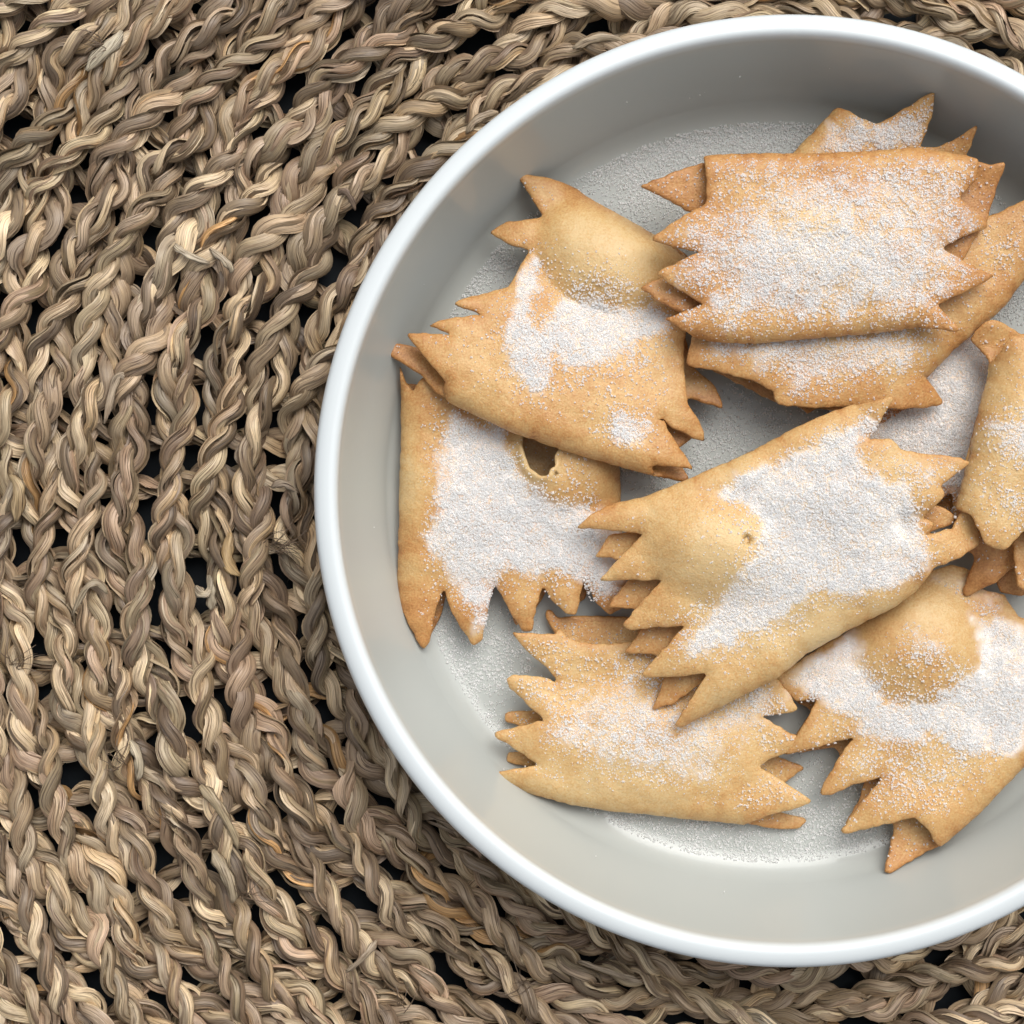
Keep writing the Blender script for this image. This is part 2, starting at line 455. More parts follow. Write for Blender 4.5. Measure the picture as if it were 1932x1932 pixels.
def fibres(centre, direction, count, length, spread, seed_):
    r_ = np.random.default_rng(seed_)
    V, F = [], []
    for k in range(count):
        a = direction + r_.normal(0, spread); L = length * r_.uniform(.4, 1.1)
        p0 = np.array(mpt(*centre)) + np.array([*r_.normal(0, 9, 2), r_.uniform(-8, 4)])
        b = r_.normal(0, .5)
        pts = [p0 + np.array([math.cos(a + b * t) * L * t, math.sin(a + b * t) * L * t, 14 * math.sin(t * 2.6) + r_.normal(0, 1)]) for t in np.linspace(0, 1, 6)]
        for i, p in enumerate(pts):
            rad = 1.5 * (1 - .1 * i)
            for q in range(3):
                V.append(p + rad * np.array([math.cos(q * 2.09) * -math.sin(a), math.cos(q * 2.09) * math.cos(a), math.sin(q * 2.09)]))
        o = k * 18
        for i in range(5):
            for q in range(3):
                F.append((o + i * 3 + q, o + i * 3 + (q + 1) % 3, o + i * 3 + 3 + (q + 1) % 3, o + i * 3 + 3 + q))
    V = np.array(V)
    C = np.tile([.56, .46, .33, 1], (len(V), 1)); UV = np.zeros_like(V)
    ob = mesh_np('frayed_fibres', V * U, np.array(F), M_GRASS, mat_root, attrs={'blade_colour': ('FLOAT_COLOR', C), 'blade_uv': ('FLOAT_VECTOR', UV)})
    ob.location = (0, 0, -TABLE_Z * U); ob['kind'] = 'stuff'
for args in [((520, 1030, -38), .25, 22, 75, .45, 1), ((200, 88, -38), 3.3, 14, 60, .5, 2), ((225, 1440, -38), 2.2, 12, 55, .6, 3), ((460, 1690, -36), .8, 10, 60, .7, 4),
             ((30, 1250, -38), 1.2, 10, 60, .8, 5), ((760, 1900, -38), 2.0, 8, 60, .7, 6), ((325, 1545, -40), 2.4, 8, 50, .6, 7), ((1000, 1850, -38), 2.9, 8, 60, .5, 8)]:
    fibres(*args)

# ------------------------------------------------------------------ pastry building
CROPS = {4: (638.9, 255.6, .3638), 5: (1181.9, 159.7, .3882), 6: (670.8, 702.8, .3638), 7: (894.4, 1086.1, .3638), 8: (1229.2, 958.3, .3638),
         1: (1661, 543, .1402), 2: (1661, 798.6, .2150), 3: (1245.8, 575, .1654), 0: (0, 0, 1)}
def C(k, *pts):
    ox, oy, s = CROPS[k]
    return [(ox + s * x, oy + s * y) for x, y in pts]

def round_poly(pts, cut=5.5):
    out = []
    n = len(pts); P = np.array(pts, float)
    for i in range(n):
        a, b, c = P[i - 1], P[i], P[(i + 1) % n]
        la, lc = np.linalg.norm(a - b), np.linalg.norm(c - b)
        ka, kc = min(cut, .42 * la), min(cut, .42 * lc)
        p0, p2 = b + (a - b) / max(la, 1e-6) * ka, b + (c - b) / max(lc, 1e-6) * kc
        for t in (0, .33, .67, 1):
            out.append((1 - t) ** 2 * p0 + 2 * t * (1 - t) * b + t * t * p2)
    return np.array(out)

def resample(P, d):
    Q = np.concatenate([P, P[:1]]); L = np.concatenate([[0], np.cumsum(np.linalg.norm(np.diff(Q, axis=0), axis=1))])
    n = max(8, int(L[-1] / d)); s = np.linspace(0, L[-1], n, endpoint=False)
    return np.stack([np.interp(s, L, Q[:, 0]), np.interp(s, L, Q[:, 1])], -1)

def seg_dist(X, P, closed=True):
    A = P; Bp = np.roll(P, -1, 0)
    if not closed: A, Bp = P[:-1], P[1:]
    best = np.full(len(X), 1e9)
    for a, b in zip(A, Bp):
        d = b - a; L2 = max(d @ d, 1e-9)
        t = np.clip(((X - a) @ d) / L2, 0, 1)
        q = X - a - t[:, None] * d
        best = np.minimum(best, q[:, 0] ** 2 + q[:, 1] ** 2)
    return np.sqrt(best)

def inside(X, P):
    r = np.zeros(len(X), bool); x, y = X[:, 0], X[:, 1]
    for a, b in zip(P, np.roll(P, -1, 0)):
        if a[1] == b[1]: continue
        c = (a[1] > y) != (b[1] > y)
        r ^= c & (x < (b[0] - a[0]) * (y - a[1]) / (b[1] - a[1]) + a[0])
    return r

def triangulate(outline, holes, grid, pits=()):
    loops = [outline] + holes
    pts, edges = [], []
    base = 0
    for L in loops:
        n = len(L); pts.append(L); edges += [(base + i, base + (i + 1) % n) for i in range(n)]; base += n
    ins = []
    for L in loops:
        t = np.roll(L, -1, 0) - np.roll(L, 1, 0); t /= np.maximum(np.linalg.norm(t, axis=1), 1e-6)[:, None]
        nr = np.stack([-t[:, 1], t[:, 0]], -1)
        for d in (1.3, 3.4, 6.5, 11):
            for sg in (1, -1):
                q = L + nr * d * sg
                if d > 6: q = q[::2]
                ins.append((q, d))
    allb = np.concatenate(loops)
    cand = []
    for q, d in ins:
        ok = inside(q, outline)
        for h in holes: ok &= ~inside(q, h)
        q = q[ok]
        if len(q):
            dd = np.min([seg_dist(q, L) for L in loops], axis=0)
            cand.append(q[dd > .86 * d])
    lo, hi = outline.min(0), outline.max(0)
    for (pu, pv, pr) in pits:
        q = np.array([(pu + pr * f_ * math.cos(a_), pv + pr * f_ * math.sin(a_)) for f_ in (.05, .4, .7, .85, .95, 1.1, 1.35) for a_ in np.arange(0, 6.28, .45) + f_])
        cand.append(q)
    gx, gy = np.meshgrid(np.arange(lo[0], hi[0], grid), np.arange(lo[1], hi[1], grid))
    g = np.stack([gx.ravel(), gy.ravel()], -1) + rng.uniform(-.25, .25, (gx.size, 2)) * grid
    ok = inside(g, outline)
    for h in holes: ok &= ~inside(g, h)
    g = g[ok]
    dd = np.min([seg_dist(g, L) for L in loops], axis=0)
    ok = dd > 15
    for (pu, pv, pr) in pits: ok &= np.hypot(g[:, 0] - pu, g[:, 1] - pv) > pr * 1.6
    cand.append(g[ok])
    inner_pts = np.concatenate(cand)
    allp = np.concatenate([allb, inner_pts])
    res = geometry.delaunay_2d_cdt([Vector(p) for p in allp], edges, [], 0, 1e-4)
    V = np.array([tuple(v) for v in res[0]]); F = np.array([f for f in res[2] if len(f) == 3])
    cen = V[F].mean(1)
    ok = inside(cen, outline)
    for h in holes: ok &= ~inside(cen, h)
    F = F[ok]
    used = np.unique(F); remap = -np.ones(len(V), int); remap[used] = np.arange(len(used))
    V, F = V[used], remap[F]
    a, b, c = V[F[:, 0]], V[F[:, 1]], V[F[:, 2]]
    neg = ((b - a)[:, 0] * (c - a)[:, 1] - (b - a)[:, 1] * (c - a)[:, 0]) < 0
    F[neg] = F[neg][:, ::-1]
    return V, F

def plane_of(three):
    A = np.array([(u, v, 1) for u, v, z in three], float)
    return np.linalg.solve(A, np.array([z for u, v, z in three], float))

def density(X, regions, base, seed_):
    d = np.full(len(X), float(base))
    nz = fbm(X[:, 0] / 26, X[:, 1] / 26, seed_, 4) - .5
    clump = .72 + .75 * (fbm(X[:, 0] / 11, X[:, 1] / 11, seed_ + 5, 3) - .35)
    for poly, dens, soft in regions:
        P = np.array(poly, float)
        sd = seg_dist(X, P); sd = np.where(inside(X, P), sd, -sd)
        w = np.clip(.5 + sd / (2.9 * soft) + nz * 1.9, 0, 1)
        d = np.maximum(d, dens * w)
        halo = np.clip(1 + sd / 62, 0, 1) ** 2 * .3 * min(dens, 1)
        d = np.maximum(d, halo + base)
    d = d * clump
    return np.clip(d, 0, 1.2)

def grains(name, pos, nrm, size, parent, k_obj):
    """sugar crystals: little blocks; pos (n,3) in units"""
    n = len(pos)
    q = rng.normal(size=(n, 4)); q /= np.linalg.norm(q, axis=1)[:, None]
    w, x, y, z = q.T
    R = np.stack([np.stack([1 - 2 * (y * y + z * z), 2 * (x * y - z * w), 2 * (x * z + y * w)], -1),
                  np.stack([2 * (x * y + z * w), 1 - 2 * (x * x + z * z), 2 * (y * z - x * w)], -1),
                  np.stack([2 * (x * z - y * w), 2 * (y * z + x * w), 1 - 2 * (x * x + y * y)], -1)], 1)
    shape = np.array([(-.62, -.55, -.1), (.55, -.62, .05), (.62, .5, -.05), (-.5, .62, .08), (.06, -.04, .62), (-.05, .05, -.62)], float)
    sc = size * np.clip(rng.lognormal(-.02, .34, (n, 1)), .4, 1.8) * rng.uniform(.75, 1.25, (n, 3))
    loc = shape[None] * sc[:, None, :]
    V = np.einsum('nij,nkj->nki', R, loc) + pos[:, None, :]
    tri = np.array([(0, 1, 4), (1, 2, 4), (2, 3, 4), (3, 0, 4), (1, 0, 5), (2, 1, 5), (3, 2, 5), (0, 3, 5)])
    F = (tri[None] + (np.arange(n) * 6)[:, None, None]).reshape(-1, 3)
    o = mesh_np(name, V.reshape(-1, 3) * k_obj, F, M_SUGAR, parent, smooth=False)
    o['kind'] = 'stuff'
    return o

GRAIN = 2.5
TOTAL = {'sugar': 0, 'tris': 0}

def pastry(label, top, bottom, plane, folds, g0=20, g1=18, domes=(), tips=(), holes=(), regions=(), base=.06, brown=.3, pale=(), seed_=1, fold_w=26, th=10, pits=()):
    g0, g1, fold_w = g0 * 1.6, g1 * 1.1, fold_w * 1.7
    pl = plane_of(plane)
    zref = np.mean([p[2] for p in plane])
    cu = np.mean([p[0] for p in top]); cv = np.mean([p[1] for p in top])
    k = U * (CAM_Z - zref * U) / DC
    root = empty('fried_pastry', ((cu - 966) * k, (966 - cv) * k, 0))
    tag(root, label, 'pastry', 'sugared pastries piled in the bowl')
    fold_lines = [np.array(f_, float) for f_ in folds]
    edge_ref, lip = [None], [[]]
    def zmid(X, side):
        x, y = X[:, 0], X[:, 1]
        z = pl[0] * x + pl[1] * y + pl[2]
        g = np.full(len(X), float(g0 if side > 0 else g1))
        if side > 0:
            for (du, dv, rx, ry, rot, h, pw) in domes:
                c, s = math.cos(math.radians(rot)), math.sin(math.radians(rot))
                ax, ay = (x - du) * c + (y - dv) * s, -(x - du) * s + (y - dv) * c
                rr = np.clip((ax / rx) ** 2 + (ay / ry) ** 2, 0, 1)
                g = g + h * (1 - rr) ** pw
        if fold_lines:
            df = np.min([seg_dist(X, L, False) for L in fold_lines], axis=0)
            t = np.clip(df / fold_w, 0, 1)
            g = g * np.sqrt(np.clip(1 - (1 - t) ** 2, 0, 1))
        z = z + side * g
        for (tu, tv, tr, dz, sd_) in tips:
            if sd_ == side or sd_ == 0:
                z = z + dz * np.exp(-((x - tu) ** 2 + (y - tv) ** 2) / (tr * tr))
        if side > 0:
            for h in lip[0]: z = z + 10 * np.exp(-(seg_dist(X, h) / 9) ** 2)
            for (pu, pv, pr) in pits: z = z - 13 * np.clip((pr - np.hypot((x - pu), (y - pv) * .85)) / (pr * .28), 0, 1)
        if side > 0: z = z - 6.5 * np.exp(-seg_dist(X, edge_ref[0]) / 11)
        z = z + 14 * (fbm(x / 85, y / 85, seed_ * 5 + side, 2) - .5) + 4.0 * (fbm(x / 22, y / 22, seed_ * 7 + side, 2) - .5)
        return z
    for side, outl in ((1, top), (-1, bottom)):
        O = resample(round_poly(outl), 5.0)
        s_ = np.arange(len(O))
        O = O + np.stack([noise2(s_ / 2.2, s_ * 0 + seed_, 71) - .5, noise2(s_ / 2.2, s_ * 0 + seed_ + 9, 72) - .5], -1) * 3.0
        hl = [resample(round_poly(h, 4), 3.5) for h in holes] if side > 0 else []
        edge_ref[0] = O; lip[0] = hl
        V, F = triangulate(O, hl, 9 if side > 0 else 12, pits if side > 0 else ())
        d = np.min([seg_dist(V, L) for L in [O] + hl], axis=0)
        z = zmid(V, side)
        e = 1.0
        zx = (zmid(V + [e, 0], side) - zmid(V - [e, 0], side)) / (2 * e)
        zy = (zmid(V + [0, e], side) - zmid(V - [0, e], side)) / (2 * e)
        zx, zy = np.clip(zx, -2.5, 2.5), np.clip(zy, -2.5, 2.5)
        Nn = np.stack([-zx, -zy, np.ones(len(V))], -1); Nn /= np.linalg.norm(Nn, axis=1)[:, None]
        r = th * .5
        tt = np.clip(d / r, 0, 1)
        half = r * np.sqrt(np.clip(1 - (1 - tt) ** 2, 0, 1))
        bnd = d < .05
        half[bnd] = 0
        P3 = np.stack([V[:, 0], V[:, 1], z], -1)
        up, dn = P3 + Nn * half[:, None], P3 - Nn * half[:, None]
        n = len(V)
        idx_dn = np.where(bnd, np.arange(n), n + np.cumsum(~bnd) - 1)
        VV = np.concatenate([up, dn[~bnd]])
        FF = np.concatenate([F, idx_dn[F][:, ::-1]])
        # colour of the baked crust: browner at thin edges, paler where the filling lifts it
        df = np.full(n, 1e3)
        if fold_lines: df = np.min([seg_dist(V, L, False) for L in fold_lines], axis=0)
        dfree = np.where(d < df - .5, d, 1e3)
        bk = brown + .0 + .26 * np.exp(-dfree / 24) + .14 * np.exp(-df / 30) + .5 * (fbm(V[:, 0] / 60, V[:, 1] / 60, seed_ * 3, 3) - .5)
        for (pu, pv, prx, pry, amt) in pale:
            bk = bk - 1.5 * amt * np.exp(-(((V[:, 0] - pu) / prx) ** 2 + ((V[:, 1] - pv) / pry) ** 2))
        for h in hl: bk = bk - .3 * np.exp(-seg_dist(V, h) / 9)
        if side < 0: bk = bk + .12
        bk = np.clip(bk, 0, 1)
        den = density(V, regions, base, seed_) if side > 0 else np.full(n, base * .5)
        du_ = np.clip((den - .38) * 1.3, 0, .85)
        att = {'bake': ('FLOAT', np.concatenate([bk, bk[~bnd]])), 'dust': ('FLOAT', np.concatenate([du_, du_[~bnd] * 0]))}
        def toloc(Q): return np.stack([Q[:, 0] - cu, cv - Q[:, 1], Q[:, 2]], -1)
        L3 = toloc(VV)
        L3w = np.stack([L3[:, 0] * k, L3[:, 1] * k, L3[:, 2] * U], -1)
        FF2 = FF[:, ::-1]                      # v axis is flipped
        mesh_np('upper_dough' if side > 0 else 'lower_dough', L3w, FF2, M_DOUGH, root, attrs=att)
        TOTAL['tris'] += len(FF)
        # sugar on the upper face (the lower sheet carries a little where it shows)
        A, B_, C_ = up[F[:, 0]], up[F[:, 1]], up[F[:, 2]]
        cr = np.cross(B_ - A, C_ - A); ar = np.linalg.norm(cr, axis=1) / 2
        fn = cr / np.maximum(2 * ar, 1e-9)[:, None]
        fl = np.abs(fn[:, 2])
        flat2 = ar * fl
        dens = density((V[F[:, 0]] + V[F[:, 1]] + V[F[:, 2]]) / 3, regions if side > 0 else (), base if side > 0 else base * .6, seed_)
        dens = dens * np.clip((fl - .25) / .4, 0.05, 1)
        cover = 1.65 * dens ** 1.35
        cnt = rng.poisson(cover * flat2 / (GRAIN ** 2))
        ti = np.repeat(np.arange(len(F)), cnt)
        u1, u2 = rng.uniform(size=len(ti)), rng.uniform(size=len(ti))
        sw = u1 + u2 > 1; u1[sw], u2[sw] = 1 - u1[sw], 1 - u2[sw]
        pos = A[ti] + (B_ - A)[ti] * u1[:, None] + (C_ - A)[ti] * u2[:, None]
        nn_ = fn[ti] * np.sign(fn[ti][:, 2:3] + 1e-9)
        pos = pos + nn_ * (GRAIN * (.25 + rng.uniform(0, 1, len(ti)) * (.15 + .55 * dens[ti])))[:, None]
        if len(pos) > 20:
            grains('sugar_coating', toloc(pos), nn_, GRAIN, root, U); TOTAL['sugar'] += len(pos)
    return root

R_ = lambda *a: list(a)
# 1 upper left, leaning on the one below it
pastry('pastry with a smooth dome, its rolled edge leaning over the one with a torn hole',
    top=C(4, (918, 185), (1100, 215), (1235, 255), (1300, 310), (1440, 390), (1560, 460), (1650, 510), (1790, 590), (1835, 640), (1820, 820), (1790, 1060), (1785, 1200), (1798, 1390),
          (1860, 1480), (1900, 1590), (1840, 1580), (1720, 1520), (1665, 1470), (1720, 1570), (1830, 1735), (1700, 1715), (1610, 1712), (1640, 1765), (1400, 1702), (1130, 1620), (900, 1540), (700, 1445), (560, 1375), (545, 1310), (565, 1285),
          (470, 1180), (352, 1040), (430, 1032), (590, 1045), (470, 995), (540, 965), (740, 938), (595, 888), (640, 858), (885, 795), (925, 710), (990, 600), (900, 570), (778, 500), (860, 450), (1062, 418), (1015, 340)),
    bottom=C(4, (243, 1095), (262, 1140), (300, 1165), (430, 1245), (500, 1330), (700, 1445), (900, 1535), (1400, 1700), (1640, 1768), (1790, 1800), (1818, 1780), (1740, 1640), (1850, 1560), (1810, 1360), (1880, 1380), (2002, 1420), (1960, 1300), (1850, 1200), (1790, 1000), (1790, 700), (1200, 330), (1060, 460), (900, 800), (700, 960), (480, 1112), (300, 1080)),
    plane=[(975, 330, 40), (790, 690, 118), (1295, 880, 124)], folds=[C(4, (545, 1320), (560, 1375), (700, 1445), (900, 1540), (1130, 1620), (1400, 1702), (1660, 1770)), C(4, (1235, 255), (1440, 390), (1650, 510), (1835, 640))],
    g0=22, g1=16, domes=[(1140, 478, 135, 108, 25, 52, 1.15), (1060, 690, 230, 130, 20, 14, 1)], tips=[(978, 325, 45, 10, 0), (925, 435, 40, -10, 1), (730, 655, 40, 4, -1), (1325, 830, 50, -22, 1), (1300, 885, 40, -10, 0), (860, 578, 40, 8, 1)],
    regions=[(C(4, (985, 650), (1055, 650), (1040, 720), (990, 1000), (1050, 1030), (1100, 900), (1150, 850), (1400, 850), (1650, 880), (1720, 1000), (1560, 1100), (1500, 1130), (1250, 1230), (1110, 1150), (1090, 1300), (1050, 1350), (980, 1340), (880, 1250), (870, 1000), (880, 900), (940, 750)), 1, 9),
             (C(4, (1440, 1450), (1575, 1480), (1560, 1600), (1480, 1610), (1400, 1550)), .95, 8), (C(4, (1180, 740), (1500, 720), (1700, 860), (1180, 860)), .45, 18), (C(4, (1080, 1120), (1600, 1100), (1650, 1250), (1400, 1300), (1100, 1250)), .4, 20)],
    base=.05, brown=.35, pale=[(1150, 480, 90, 70, .3)], seed_=1)

# 2 heavily sugared one on top of the stack
P2 = C(5, (372, 350), (600, 338), (900, 337), (1200, 326), (1420, 312), (1620, 345), (1700, 370), (1690, 470), (1600, 560), (1690, 620), (1760, 695), (1640, 740), (1520, 800), (1640, 870), (1788, 935), (1640, 1010), (1500, 1075), (1560, 1140), (1615, 1205),
       (1500, 1195), (1400, 1180), (1200, 1205), (900, 1230), (600, 1255), (430, 1250), (330, 1225), (178, 1140), (260, 1115), (372, 1072), (280, 1020), (138, 920), (210, 885), (352, 822), (240, 800), (113, 755), (200, 690), (388, 580), (385, 470))
pastry('pastry thickly sprinkled with sugar on top of the stack at the upper right',
    top=P2, bottom=C(5, (355, 380), (230, 420), (63, 490), (150, 530), (300, 608), (420, 640), (350, 850), (68, 980), (160, 1050), (290, 1112), (400, 1090), (600, 1225), (1300, 1190), (1500, 1120), (1690, 760), (1760, 660), (1830, 430), (1842, 372), (1780, 388), (1640, 350), (1400, 335), (600, 360)),
    plane=[(1320, 300, 184), (1860, 310, 188), (1560, 640, 184)], folds=[C(5, (372, 350), (600, 338), (900, 337), (1200, 326), (1420, 312), (1620, 345)), C(5, (330, 1225), (430, 1250), (600, 1255), (900, 1230), (1200, 1205), (1400, 1180))],
    g0=16, g1=15, domes=[(1560, 460, 230, 130, 0, 22, 1.2)], tips=[(1232, 445, 45, -8, 1), (1240, 515, 40, -6, 1), (1255, 600, 40, -4, 1), (1215, 350, 60, 10, -1), (1880, 310, 40, 14, 0), (1865, 430, 45, -18, 1), (1876, 523, 50, -16, 1), (1540, 395, 160, -6, 1)],
    regions=[(C(5, (480, 400), (1000, 430), (1500, 370), (1640, 380), (1600, 500), (1700, 560), (1740, 640), (1600, 700), (1660, 900), (1550, 1000), (1500, 1110), (1350, 1140), (900, 1150), (500, 1195), (330, 1145), (400, 1050), (300, 970), (250, 930), (330, 850), (260, 760), (350, 660), (500, 600), (640, 560)), .62, 20),
             (C(5, (450, 700), (900, 600), (1400, 650), (1550, 820), (1450, 1050), (1200, 1110), (700, 1130), (420, 1120), (380, 950)), .92, 34)],
    base=.16, brown=.42, pale=[(1560, 470, 120, 70, .25)], seed_=2, fold_w=22)

# 3 the one under it with a long diagonal rolled side
pastry('pastry with a long diagonal rolled side, lying under the thickly sprinkled top one',
    top=C(5, (2150, 470), (2170, 600), (2050, 800), (1932, 940), (1830, 1080), (1700, 1190), (1580, 1300), (1455, 1425), (1500, 1480), (1548, 1550), (1460, 1568), (1330, 1580), (1100, 1566), (900, 1575), (725, 1560), (700, 1490), (600, 1440), (400, 1390), (292, 1370), (292, 1320), (320, 1200), (350, 900), (900, 720), (1500, 700), (1770, 640), (1932, 565)),
    bottom=C(5, (2150, 500), (2160, 600), (1932, 930), (1700, 1180), (1450, 1430), (1400, 1560), (1270, 1640), (1230, 1655), (1200, 1590), (930, 1570), (900, 1600), (860, 1560), (740, 1540), (420, 1380), (400, 900), (900, 740), (1500, 720)),
    plane=[(1310, 680, 128), (1932, 480, 126), (1700, 760, 122)], folds=[C(5, (2170, 600), (2050, 800), (1932, 940), (1830, 1080), (1700, 1190), (1580, 1300), (1455, 1425))],
    g0=18, g1=44, domes=[(1600, 560, 260, 120, -20, 10, 1)], tips=[(1780, 768, 60, -26, 1), (1300, 690, 60, -8, 1)],  # lower sheet hung extra low to block light and darken the floor gap
    regions=[(C(5, (340, 1230), (1380, 1200), (1460, 1300), (1380, 1370), (1200, 1390), (1100, 1430), (800, 1510), (700, 1390), (400, 1330)), .72, 14), (C(5, (1750, 700), (1900, 760), (1850, 860), (1750, 850)), .3, 14)],
    base=.08, brown=.36, seed_=3, fold_w=34)

# 5 the small one with three points towards the far wall of the bowl
pastry('pastry at the back whose three pointed teeth stick up towards the far bowl wall',
    top=C(5, (600, 600), (820, 325), (960, 180), (1020, 118), (1060, 135), (1110, 168), (1200, 212), (1330, 140), (1467, 58), (1465, 160), (1412, 318), (1510, 312), (1600, 268), (1676, 218), (1660, 300), (1620, 400), (1700, 700), (1500, 1000), (900, 1000)),
    bottom=C(5, (620, 600), (830, 340), (1000, 150), (1080, 170), (1200, 230), (1400, 180), (1400, 330), (1600, 300), (1600, 400), (1690, 700), (1500, 980), (900, 980)),
    plane=[(1580, 210, 96), (1820, 250, 100), (1500, 540, 40)], folds=[C(5, (600, 600), (820, 325), (960, 180), (1020, 118))], g0=14, g1=12, tips=[(1750, 185, 55, 24, 1), (1830, 245, 45, 12, 1)],
    regions=[(C(5, (985, 185), (1080, 190), (1190, 225), (1300, 190), (1430, 160), (1410, 330), (940, 330)), .85, 10)], base=.1, brown=.3, seed_=5)

# 6 tube-shaped one at the right side
pastry('pale pastry rolled open like a tube, cut by the right side of the picture',
    top=C(1, (1480, 1000), (1580, 900), (1640, 760), (1720, 660), (1932, 640), (2400, 760)) + R_((2060, 690), (2100, 860), (2060, 1010), (2000, 1060), (1960, 1010)) + C(2, (1250, 960), (1200, 940), (1080, 1080), (1010, 1115), (880, 1070), (800, 900), (750, 800), (652, 760), (690, 600), (740, 420), (790, 250), (835, 0)) + C(1, (1340, 1600), (1400, 1400), (1480, 1180)),
    bottom=C(1, (1230, 680), (1320, 560), (1400, 470), (1480, 420), (1600, 430), (1720, 480), (1932, 600), (2400, 700)) + R_((2080, 700), (2090, 900), (2020, 1050), (1945, 1120), (1918, 1105), (1912, 1020), (1925, 990), (1850, 1000), (1812, 950), (1822, 880), (1842, 800)) + C(1, (1360, 1580), (1450, 1300), (1480, 1000), (1400, 850)),
    plane=[(1860, 630, 150), (1840, 1000, 176), (2050, 800, 166)], folds=[C(1, (1480, 1000), (1480, 1180), (1400, 1400), (1340, 1600)) + C(2, (835, 0), (790, 250), (740, 420), (690, 600), (652, 760))],
    g0=28, g1=20, domes=[(1960, 820, 130, 190, 0, 20, 1.2)], tips=[(1870, 605, 40, 34, -1), (1870, 1035, 50, -10, 1)],
    regions=[(C(2, (900, 0), (1260, -100), (1600, -50), (1500, 500), (1260, 400), (1100, 330), (1000, 240)), .8, 12), (C(2, (880, 520), (1000, 560), (1260, 640), (1400, 800), (1200, 850), (1000, 720)), .5, 12)], base=.08, brown=.16, seed_=6, fold_w=34)

# 7 wholly sugared one below the tube
pastry('flat pastry wholly buried in white sugar, under the tube shaped one',
    top=R_((1560, 770), (1640, 700), (1760, 640), (1840, 632), (1930, 660), (1950, 900), (1870, 960), (1800, 990), (1790, 930), (1740, 965), (1700, 930), (1600, 900)),
    bottom=R_((1570, 770), (1640, 710), (1760, 650), (1930, 670), (1940, 900), (1850, 970), (1760, 980), (1600, 900)),
    plane=[(1560, 770, 36), (1900, 700, 44), (1780, 950, 40)], folds=[], g0=16, g1=14, domes=[(1760, 780, 140, 130, 0, 16, 1)], regions=[(R_((1540, 700), (1850, 600), (1960, 650), (1960, 870), (1800, 925), (1560, 920)), 1.1, 8)], base=.3, brown=.4, seed_=7)

# 8 the middle one
pastry('golden pastry with a pinhole in its dome, on top at the middle',
    top=C(5, (1268, 1525), (1100, 1562), (1000, 1590), (800, 1680), (600, 1790), (300, 1920)) + C(6, (1500, 650), (1300, 690), (1200, 750), (1146, 805), (1300, 815), (1490, 838), (1380, 950), (1262, 1077), (1400, 1075), (1585, 1075), (1480, 1190), (1384, 1310), (1420, 1335), (1550, 1320), (1705, 1310), (1600, 1430), (1478, 1565), (1520, 1582), (1680, 1575), (1820, 1558), (1740, 1690), (1655, 1835), (1690, 1848))
        + C(8, (400, 1010), (650, 880), (800, 755), (1000, 640), (1250, 510), (1370, 420), (1400, 370)) + C(2, (440, 1260), (650, 1180), (800, 1095), (838, 1045), (845, 990), (795, 850), (745, 755), (690, 760), (655, 800), (595, 925), (540, 930), (430, 968), (335, 985), (445, 885), (330, 826), (400, 745), (450, 700), (512, 640), (500, 580), (470, 550), (560, 480), (745, 348), (660, 310), (470, 290), (300, 270), (130, 240), (40, 150)) + C(5, (1140, 1730), (1200, 1650)),
    bottom=R_((1233, 1346), (1256, 1282), (1300, 1270), (1238, 1238), (1178, 1234), (1216, 1187), (1260, 1170), (1195, 1150), (1146, 1147), (1184, 1098), (1240, 1080), (1158, 1054), (1121, 1052), (1151, 1009), (1225, 1000), (1350, 910), (1600, 790), (1650, 840), (1740, 890), (1735, 945), (1758, 950), (1780, 958), (1800, 972), (1794, 990), (1770, 998), (1750, 1004), (1790, 1020), (1720, 1100), (1500, 1235), (1370, 1318), (1330, 1290), (1275, 1330)),
    plane=[(1090, 995, 140), (1285, 1370, 120), (1760, 960, 178)], folds=[C(8, (165, 1150), (400, 1010), (650, 880), (800, 755), (1000, 640), (1250, 510), (1370, 420)), C(5, (1100, 1562), (1000, 1590), (800, 1680), (600, 1790), (300, 1920)) + C(6, (1500, 650), (1300, 690))],
    g0=18, g1=15, domes=[(1345, 1035, 150, 108, 20, 46, 1.6), (1560, 1000, 230, 150, -35, 16, 1)], tips=[(1090, 995, 50, -8, 1), (1131, 1094, 45, -8, 1), (1176, 1180, 45, -6, 1), (1211, 1272, 45, -5, 1), (1280, 1370, 45, -6, 1), (1670, 755, 60, 12, 1), (1820, 872, 55, -10, 1), (1830, 985, 50, -36, 1), (1700, 990, 30, -14, 1)],
    pits=[(1402, 1018, 11)],
    regions=[(R_((1635, 785), (1655, 795), (1610, 850), (1630, 900), (1705, 915), (1720, 970), (1740, 1050), (1715, 1085), (1640, 1112), (1600, 1122), (1540, 1112), (1480, 1170), (1400, 1200), (1340, 1235), (1290, 1235), (1310, 1190), (1370, 1110), (1410, 1060), (1432, 1010), (1400, 960), (1355, 935), (1400, 890), (1500, 850), (1580, 810)), 1.05, 9),
             (C(2, (-40, 250), (300, 310), (620, 330), (500, 450), (300, 560), (100, 550)), .5, 8), (C(6, (1500, 1300), (1932, 1100), (1932, 1400), (1700, 1480), (1560, 1520)), .4, 14)],
    base=.09, brown=.2, pale=[(1340, 1040, 110, 80, .1), (1500, 1180, 160, 60, .12)], seed_=8)

